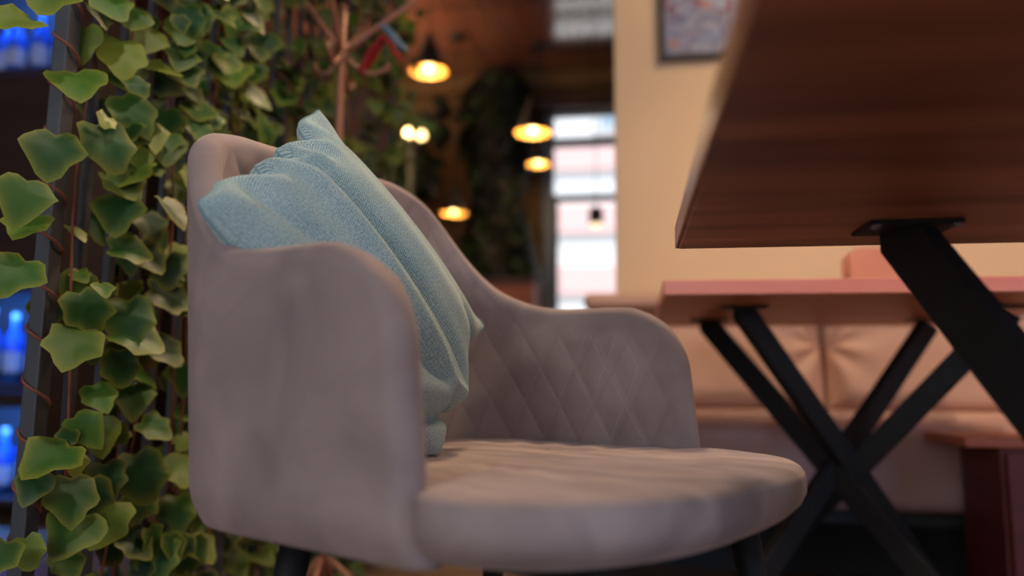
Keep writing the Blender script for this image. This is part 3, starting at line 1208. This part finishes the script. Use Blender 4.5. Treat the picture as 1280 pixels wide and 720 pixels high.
# leaves seen singly in the photograph: (y, z, size, stand-off, roll)
NEAR = [(0.905, 1.07, 0.089, 0.05, -0.3), (0.859, 1.004, 0.06, 0.05, -1.0), (0.945, 0.956, 0.08, 0.05, 0.2), (0.913, 0.852, 0.08, 0.055, -0.1), (0.998, 0.896, 0.089, 0.05, 0.3),
        (0.87, 0.779, 0.073, 0.055, -0.2), (0.921, 0.748, 0.062, 0.03, -0.4), (0.88, 0.67, 0.078, 0.055, -0.6), (1.0, 0.645, 0.072, 0.04, 0.4), (1.09, 0.64, 0.085, 0.055, 0.1),
        (1.178, 0.668, 0.084, 0.03, 1.1), (0.993, 0.586, 0.08, 0.055, -0.3), (1.069, 0.589, 0.083, 0.05, 0.8), (1.233, 0.659, 0.071, 0.04, 0.9), (0.983, 0.419, 0.083, 0.06, -1.0),
        (1.009, 0.468, 0.059, 0.04, 0.7), (1.077, 0.46, 0.062, 0.03, 0.3), (0.968, 0.396, 0.05, 0.03, -0.5), (1.012, 0.374, 0.077, 0.04, 0), (1.144, 0.393, 0.09, 0.05, 0.3),
        (1.241, 0.368, 0.078, 0.04, 0.8), (1.025, 0.32, 0.08, 0.06, -0.7), (1.1, 0.325, 0.083, 0.055, -0.6), (0.937, 0.317, 0.048, 0.04, 0.3), (1.099, 0.391, 0.063, 0.03, 0.2),
        (0.897, 0.316, 0.057, 0.05, -0.4), (1.282, 0.314, 0.072, 0.04, 0), (1.187, 0.587, 0.076, 0.03, 0.5), (1.297, 0.554, 0.066, 0.03, 0), (1.045, 0.723, 0.069, 0.05, 1.2),
        (1.064, 0.802, 0.078, 0.05, 0), (1.1, 0.87, 0.081, 0.05, -0.2), (1.067, 0.849, 0.071, 0.03, 0.4), (1.178, 0.942, 0.071, 0.04, 0), (1.153, 0.802, 0.061, 0.03, 0.2),
        (1.246, 0.762, 0.065, 0.04, 0), (1.139, 0.738, 0.067, 0.03, 0.4), (1.194, 1.163, 0.073, 0.05, 0.1), (1.187, 1.077, 0.072, 0.04, 0.5), (1.125, 1.116, 0.069, 0.04, -0.5),
        (1.049, 1.054, 0.079, 0.04, 0.1), (1.059, 0.965, 0.079, 0.04, 0.6), (1.337, 1.13, 0.089, 0.06, 0.2), (1.268, 1.032, 0.076, 0.04, 0), (1.251, 1.213, 0.076, 0.05, 0.4),
        (1.323, 1.174, 0.08, 0.04, 0), (1.125, 1.053, 0.061, 0.03, 0.9), (1.511, 1.285, 0.08, 0.04, 0), (1.153, 0.513, 0.066, 0.03, 0), (1.18, 0.453, 0.06, 0.03, 0.6),
        (1.058, 0.515, 0.055, 0.03, 0.4), (1.217, 0.246, 0.075, 0.05, 0), (1.341, 0.233, 0.074, 0.04, -0.3), (1.006, 0.283, 0.051, 0.04, 0.3), (1.014, 1.122, 0.07, 0.03, 0.4),
        (1.075, 1.128, 0.074, 0.03, 0)]
leaves = []
for (y, z, s_, so, roll) in NEAR:
    face = Vector((0.55 + rnd.uniform(-.3, .3), -0.7 + rnd.uniform(-.3, .3), 0.65 + rnd.uniform(-.35, .45)))
    tip = Vector((0.2 * sin(roll), sin(roll) * 0.9, -cos(roll)))
    leaves.append(((TX + so, y, z + s_ * 0.4), s_, face, tip))
for k in range(2300):
    y = TY0 + 0.03 + (rnd.random() ** 1.25) * (TY1 - TY0 + 0.08)
    z = rnd.uniform(0.02, 2.7)
    if y < 1.30 and 0.34 < z < 0.86 and rnd.random() < 0.5:
        continue
    if y < 1.12 and rnd.random() < 0.45:
        continue
    s_ = rnd.uniform(0.032, 0.070)
    so = rnd.uniform(-0.03, 0.075) if not 1.5 < y < 2.0 else rnd.uniform(-0.03, 0.03)
    face = Vector((0.6 + rnd.uniform(-.55, .55), -0.55 + rnd.uniform(-.6, .6), 0.6 + rnd.uniform(-.6, .55)))
    roll = rnd.gauss(0, 0.6)
    tip = Vector((0.25 + 0.2 * sin(roll), sin(roll) * 0.9, -cos(roll)))
    leaves.append(((TX + so, y, z), s_, face, tip))
camp = Vector((0, 0, 0.545))


def seen_size(L_):
    p = Vector(L_[0]) - camp
    f_ = Matrix.Rotation(radians(9), 3, 'Z').inverted() @ p
    px, py = 640 + 950 * f_.x / f_.y, 480 - 950 * f_.z / f_.y
    if px < -20 or py < -30 or py > 745 or (px > 250 and py > 200 and px < 560) or px > 520:
        return 0.0
    return L_[1] / f_.y * (1.0 + 3.0 * (L_[0][0] - TX))


first = leaves[:len(NEAR)]
rest = sorted(leaves[len(NEAR):], key=seen_size, reverse=True)
single = first + rest[:298 - len(first)]
inv = Matrix.Translation((-TX, -1.75, 0))
for L_ in single:
    me = LEAF[rnd.randrange(len(LEAF))][0]
    o = bpy.data.objects.new('leaf', me)
    COL.objects.link(o)
    o.parent = IV
    o.matrix_local = inv @ leaf_matrix(*L_)
mass = leaf_cloud('leaf_mass', [inv @ leaf_matrix(*L_) for L_ in rest[298 - len(first):]], M['leaf_mass'], IV, rnd)

# ------------------------------------------------------------------ coat stand
CS = thing('coat_stand', 'copper brown metal coat stand with curled hooks beyond the armchair', 'coat stand', (-0.721, 1.75, 0))
tube('pole', [(0, 0, 0.03), (0, 0, 0.6), (0, 0, 1.2), (0, 0, 1.515)], 0.0105, M['copper'], CS, 14)
lathe('finial', [(0.0, 1.545), (0.014, 1.54), (0.024, 1.53), (0.024, 1.515), (0.0105, 1.51), (0, 1.51)], M['shade_black'], CS, 16)
lathe('hub', [(0.0105, 1.350), (0.016, 1.355), (0.016, 1.392), (0.0105, 1.397)], M['copper'], CS, 16)
for k in range(4):
    a = k * pi / 2 + 0.12
    d = Vector((cos(a), sin(a), 0)) * (1.0 if k != 2 else 0.55)
    z_ = Vector((0, 0, 1))
    tube('arm', [d * 0.012 + z_ * 1.375, d * 0.04 + z_ * 1.405, d * 0.10 + z_ * 1.452, d * 0.17 + z_ * 1.503, d * 0.21 + z_ * 1.54], [0.008, 0.008, 0.0075, 0.007, 0.008], M['copper'], CS, 10)
    tube('hook', [d * 0.012 + z_ * 1.368, d * 0.030 + z_ * 1.346, d * 0.055 + z_ * 1.324, d * 0.088 + z_ * 1.319, d * 0.112 + z_ * 1.330, d * 0.124 + z_ * 1.346],
         [0.006, 0.006, 0.006, 0.006, 0.006, 0.0075], M['copper'], CS, 10)
    tube('foot', [d * 0.012 + z_ * 0.14, d * 0.06 + z_ * 0.10, d * 0.11 + z_ * 0.03, d * 0.14 + z_ * 0.008], 0.008, M['copper'], CS, 10)

# scarf folded over the right hook: an inverted V of cloth
SF = thing('scarf', 'small red scarf with blue grey edge hanging from the coat stand hook', 'scarf', (-0.605, 1.762, 1.372))
SF.scale = (0.75, 0.75, 0.75)


def cloth_strip(name, x_off, wd, m_, yo):
    V, Fc = [], []
    prof = []
    for k in range(11):
        t = k / 10
        prof.append((-0.075 + 0.075 * t, -0.075 + 0.13 * t ** 0.8))
    for k in range(1, 11):
        t = k / 10
        prof.append((0.055 * t, 0.055 - 0.075 * t ** 1.2))
    for i, (x, z) in enumerate(prof):
        for j in range(5):
            t = j / 4
            V.append((x + x_off + 0.004 * sin(i * .9 + j), yo + wd * t, z + 0.003 * sin(i * 1.3 + 2 * j)))
    for i in range(len(prof) - 1):
        for j in range(4):
            a_ = i * 5 + j
            Fc.append((a_, a_ + 5, a_ + 6, a_ + 1))
    o = obj(name, V, Fc, m_, SF, True)
    s_ = o.modifiers.new('thickness', 'SOLIDIFY')
    s_.thickness = 0.012
    s_.offset = 1 if 'edge' in name else 0
    return o


cloth_strip('cloth', -0.012, 0.05, M['red_cloth'], -0.03)
V, Fc = [], []
for i in range(9):
    t = i / 8
    for j in range(3):
        V.append((0.0 + 0.075 * t ** 1.1 + 0.016 * (j - 1), -0.038 + 0.004 * sin(t * 7), 0.085 - 0.095 * t - 0.004 * (j - 1)))
for i in range(8):
    for j in range(2):
        a_ = i * 3 + j
        Fc.append((a_, a_ + 1, a_ + 4, a_ + 3))
o = obj('edge_strip', V, Fc, M['grey_cloth'], SF, True)
o.modifiers.new('thickness', 'SOLIDIFY').thickness = 0.008

# ------------------------------------------------------------------ pendant lamps of the far room


def pendant(loc, dia, label, power=6.0):
    t = thing('pendant_lamp', label, 'lamp', loc, 0, 'pendant lamps of the far room')
    r = dia / 2
    h = r * 1.55
    lathe('shade', [(r, 0.0), (r * 0.97, h * .10), (r * .82, h * .34), (r * .62, h * .62), (r * .50, h * .88), (r * .40, h), (0.028, h + .01), (0.028, h + 0.05), (0.0, h + 0.052)],
          M['shade_black'], t, 32)
    lathe('lining', [(r * .985, 0.001), (r * .95, h * .10), (r * .80, h * .33), (r * .60, h * .60), (r * .46, h * .86), (0.0, h * .95)], M['shade_gold'], t, 32)
    lathe('bulb', [(0, h * .08), (0.016, h * .10), (0.027, h * .19), (0.027, h * .26), (0.016, h * .40), (0.011, h * .8)], M['bulb'], t, 18)
    tube('cord', [(0, 0, h + 0.05), (0, 0, ZC - loc[2] - 0.03)], 0.004, M['shade_black'], t, 8)
    lathe('ceiling_cap', [(0, ZC - loc[2] - 0.03), (0.045, ZC - loc[2] - 0.03), (0.05, ZC - loc[2] - 0.002), (0, ZC - loc[2] - 0.002)], M['shade_black'], t, 20)
    light('pendant_bulb_light', 'POINT', (loc[0], loc[1], loc[2] + h * .06), power * 0.75, (1.0, 0.72, 0.38), 0.02)
    return t


pendant((-1.095, 3.9, 2.255), 0.205, 'black pendant lamp above the pillow, highest of the far lamps', 3.5)
pendant((-0.525, 4.0, 1.912), 0.195, 'black pendant lamp beside the top left of the window, larger of the two there', 3.5)
pendant((-0.592, 4.8, 1.972), 0.145, 'smaller amber pendant lamp just below the larger one beside the window', 2)
pendant((-1.107, 4.6, 1.610), 0.165, 'lowest pendant lamp, hanging left of the dark greenery column', 2)

t = thing('cylinder_lamp', 'small black cylinder pendant lamp in front of the bright window', 'lamp', (-0.224, 4.9, 1.585))
lathe('shade', [(0.045, 0.0), (0.047, 0.004), (0.047, 0.10), (0.042, 0.108), (0.0, 0.11)], M['shade_black'], t, 24)
lathe('lens', [(0.0, -0.022), (0.03, -0.016), (0.042, 0.0), (0.0, 0.004)], M['lens'], t, 24)
tube('cord', [(0, 0, 0.11), (0, 0, ZC - 1.585)], 0.003, M['shade_black'], t, 8)

# three-bulb standing lamp left of them
t = thing('standing_lamp', 'dark standing lamp with three small warm bulbs among plants', 'lamp', (-1.275, 4.2, 0))
lathe('base', [(0, 0), (0.14, 0), (0.14, 0.015), (0.03, 0.03), (0.0, 0.03)], M['shade_black'], t, 24)
tube('pole', [(0, 0, 0.02), (0, 0, 1.0), (0, 0, 1.93)], 0.022, M['shade_black'], t, 12)
for k, (dx, dz) in enumerate(((-0.075, -0.005), (0.0, 0.012), (0.075, -0.005))):
    tube('arm', [(0, 0, 1.90), (dx * .5, -0.03, 1.93), (dx, -0.05, 1.955 + dz)], 0.006, M['shade_black'], t, 8)
    lathe('bulb', [(0, -0.03), (0.02, -0.02), (0.028, 0.0), (0.02, 0.02), (0, 0.03)], M['bulb'], t, 16, (dx, -0.05, 1.985 + dz))
light('standing_lamp_light', 'POINT', (-1.30, 4.1, 1.99), 2.5, (1, 0.68, 0.34), 0.05)


# ------------------------------------------------------------------ greenery of the far room
def greenery(name, label, cat, x0, x1, y0, y1, z0, z1, n_, smin, smax, m_, density=None):
    t = thing(name, label, cat, ((x0 + x1) / 2, (y0 + y1) / 2, 0))
    r_ = random.Random(len(label))
    cx, cy = (x0 + x1) / 2, (y0 + y1) / 2
    mats = []
    for k in range(n_):
        z = r_.uniform(z0, z1)
        a = r_.uniform(0, 2 * pi)
        rr = sqrt(r_.random())
        wob = 0.8 + 0.2 * sin(z * 6.0)
        mats.append(leaf_matrix((cos(a) * rr * (x1 - x0) / 2 * wob, sin(a) * rr * (y1 - y0) / 2, z), r_.uniform(smin, smax),
                                (cos(a) + r_.uniform(-.4, .4), sin(a) - 0.4, r_.uniform(0, .8)), (r_.uniform(-.5, .5), r_.uniform(-.5, .5), -1)))
    leaf_cloud('foliage', mats, m_, t, r_)
    return t


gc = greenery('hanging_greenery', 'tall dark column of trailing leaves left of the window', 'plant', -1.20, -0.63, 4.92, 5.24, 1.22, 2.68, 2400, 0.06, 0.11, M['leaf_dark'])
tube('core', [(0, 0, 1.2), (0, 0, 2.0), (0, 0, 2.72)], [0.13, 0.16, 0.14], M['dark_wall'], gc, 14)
pb = thing('planter_box', 'brown wooden partition planter under the dark greenery column', 'planter', (-0.93, 5.06, 0))
box('body', -0.34, 0.30, -0.18, 0.18, 0.0, 1.20, M['orange_wood'], pb, 0.006)
box('rim', -0.36, 0.32, -0.20, 0.20, 1.20, 1.235, M['beam'], pb, 0.005)
box('kickboard', -0.33, 0.29, -0.19, -0.18, 0.0, 0.08, M['beam'], pb)
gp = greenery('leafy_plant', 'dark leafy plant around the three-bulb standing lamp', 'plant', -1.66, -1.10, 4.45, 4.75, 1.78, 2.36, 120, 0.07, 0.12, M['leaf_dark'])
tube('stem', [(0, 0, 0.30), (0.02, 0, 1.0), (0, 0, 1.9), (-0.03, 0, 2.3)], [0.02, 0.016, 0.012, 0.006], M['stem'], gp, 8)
lathe('pot', [(0, 0), (0.13, 0), (0.17, 0.30), (0.16, 0.31), (0.14, 0.28), (0, 0.28)], M['shade_black'], gp, 24)
ct = thing('service_counter', 'brown wooden counter far back, left of the planter', 'counter', (-2.0, 4.95, 0))
box('body', -0.65, 0.62, -0.25, 0.25, 0.0, 1.02, M['orange_wood'], ct, 0.006)
box('worktop', -0.68, 0.65, -0.29, 0.27, 1.02, 1.06, M['beam'], ct, 0.006)
for k in range(3):
    box('panel', -0.62 + k * 0.415, -0.24 + k * 0.415, -0.265, -0.25, 0.10, 0.95, M['orange_wood'], ct, 0.006)

# ------------------------------------------------------------------ blue-lit bar shelves at the left
BS = thing('bar_shelf', 'dark wooden bar shelving lit blue, behind the ivy trellis', 'shelf', (-2.55, 2.75, 0))
box('side_panel', 0.33, 0.36, -0.16, 0.16, 0.0, 2.4, M['shelf_wood'], BS, 0.003)
box('side_panel', -0.36, -0.33, -0.16, 0.16, 0.0, 2.4, M['shelf_wood'], BS, 0.003)
box('back_panel', -0.33, 0.33, 0.13, 0.16, 0.0, 2.4, M['shelf_wood'], BS)
shelf_z = (0.10, 0.53, 1.80, 2.37)
for z in shelf_z:
    box('shelf', -0.33, 0.33, -0.15, 0.13, z - 0.025, z, M['shelf_wood'], BS, 0.003)
box('shelf', -0.33, 0.33, -0.15, 0.13, 0.95 - 0.02, 0.95, M['shelf_wood'], BS, 0.003)
box('door', -0.328, -0.002, -0.16, -0.145, 0.96, 1.77, M['shelf_wood'], BS, 0.004)
box('door', 0.002, 0.328, -0.16, -0.145, 0.96, 1.77, M['shelf_wood'], BS, 0.004)
for z in (0.475, 0.92, 2.33):
    box('led_strip', -0.32, 0.32, -0.125, -0.115, z, z + 0.010, M['led'], BS)
    box('lip', -0.33, 0.33, -0.15, -0.138, z - 0.035, z + 0.02, M['shelf_wood'], BS, 0.002)
    light('shelf_led_light', 'AREA', (-2.55, 2.635, z - 0.005), 7.0, (0.04, 0.22, 1.0), 0.6, 0.03, aim=(-2.55, 2.76, z - 0.4))


def bottle(loc, h, r, label):
    t = thing('bottle', label, 'bottle', loc, 0, 'bottles on the blue-lit bar shelves')
    lathe('body', [(0, 0), (r, 0.0), (r, h * .58), (r * .8, h * .68), (r * .36, h * .78), (r * .34, h * .94), (0, h * .94)], M['blue_glass'], t, 18)
    lathe('cap', [(r * .40, h * .92), (r * .40, h), (0, h)], M['white_label'], t, 14)
    lathe('paper_label', [(r * 1.01, h * .16), (r * 1.01, h * .44)], M['white_label'], t, 18)
    return t


rowname = {0.10: 'bottom', 0.53: 'middle', 1.80: 'top'}
ordn = ['innermost', 'second', 'third', 'fourth', 'fifth', 'sixth', 'seventh']
for z in (0.10, 0.53, 1.80):
    for k in range(6):
        x = -2.26 - k * 0.092
        hh_ = (0.30 if z < 1 else 0.30) * (0.85 + 0.15 * ((k * 7 + int(z * 10)) % 3) / 2)
        bottle((x, 2.70 + 0.02 * ((k * 5) % 3 - 1), z), hh_, 0.034 + 0.004 * (k % 2),
               'blue-lit bottle on the %s bar shelf, %s counted from the ivy' % (rowname[z], ordn[k].replace('innermost', 'first')))
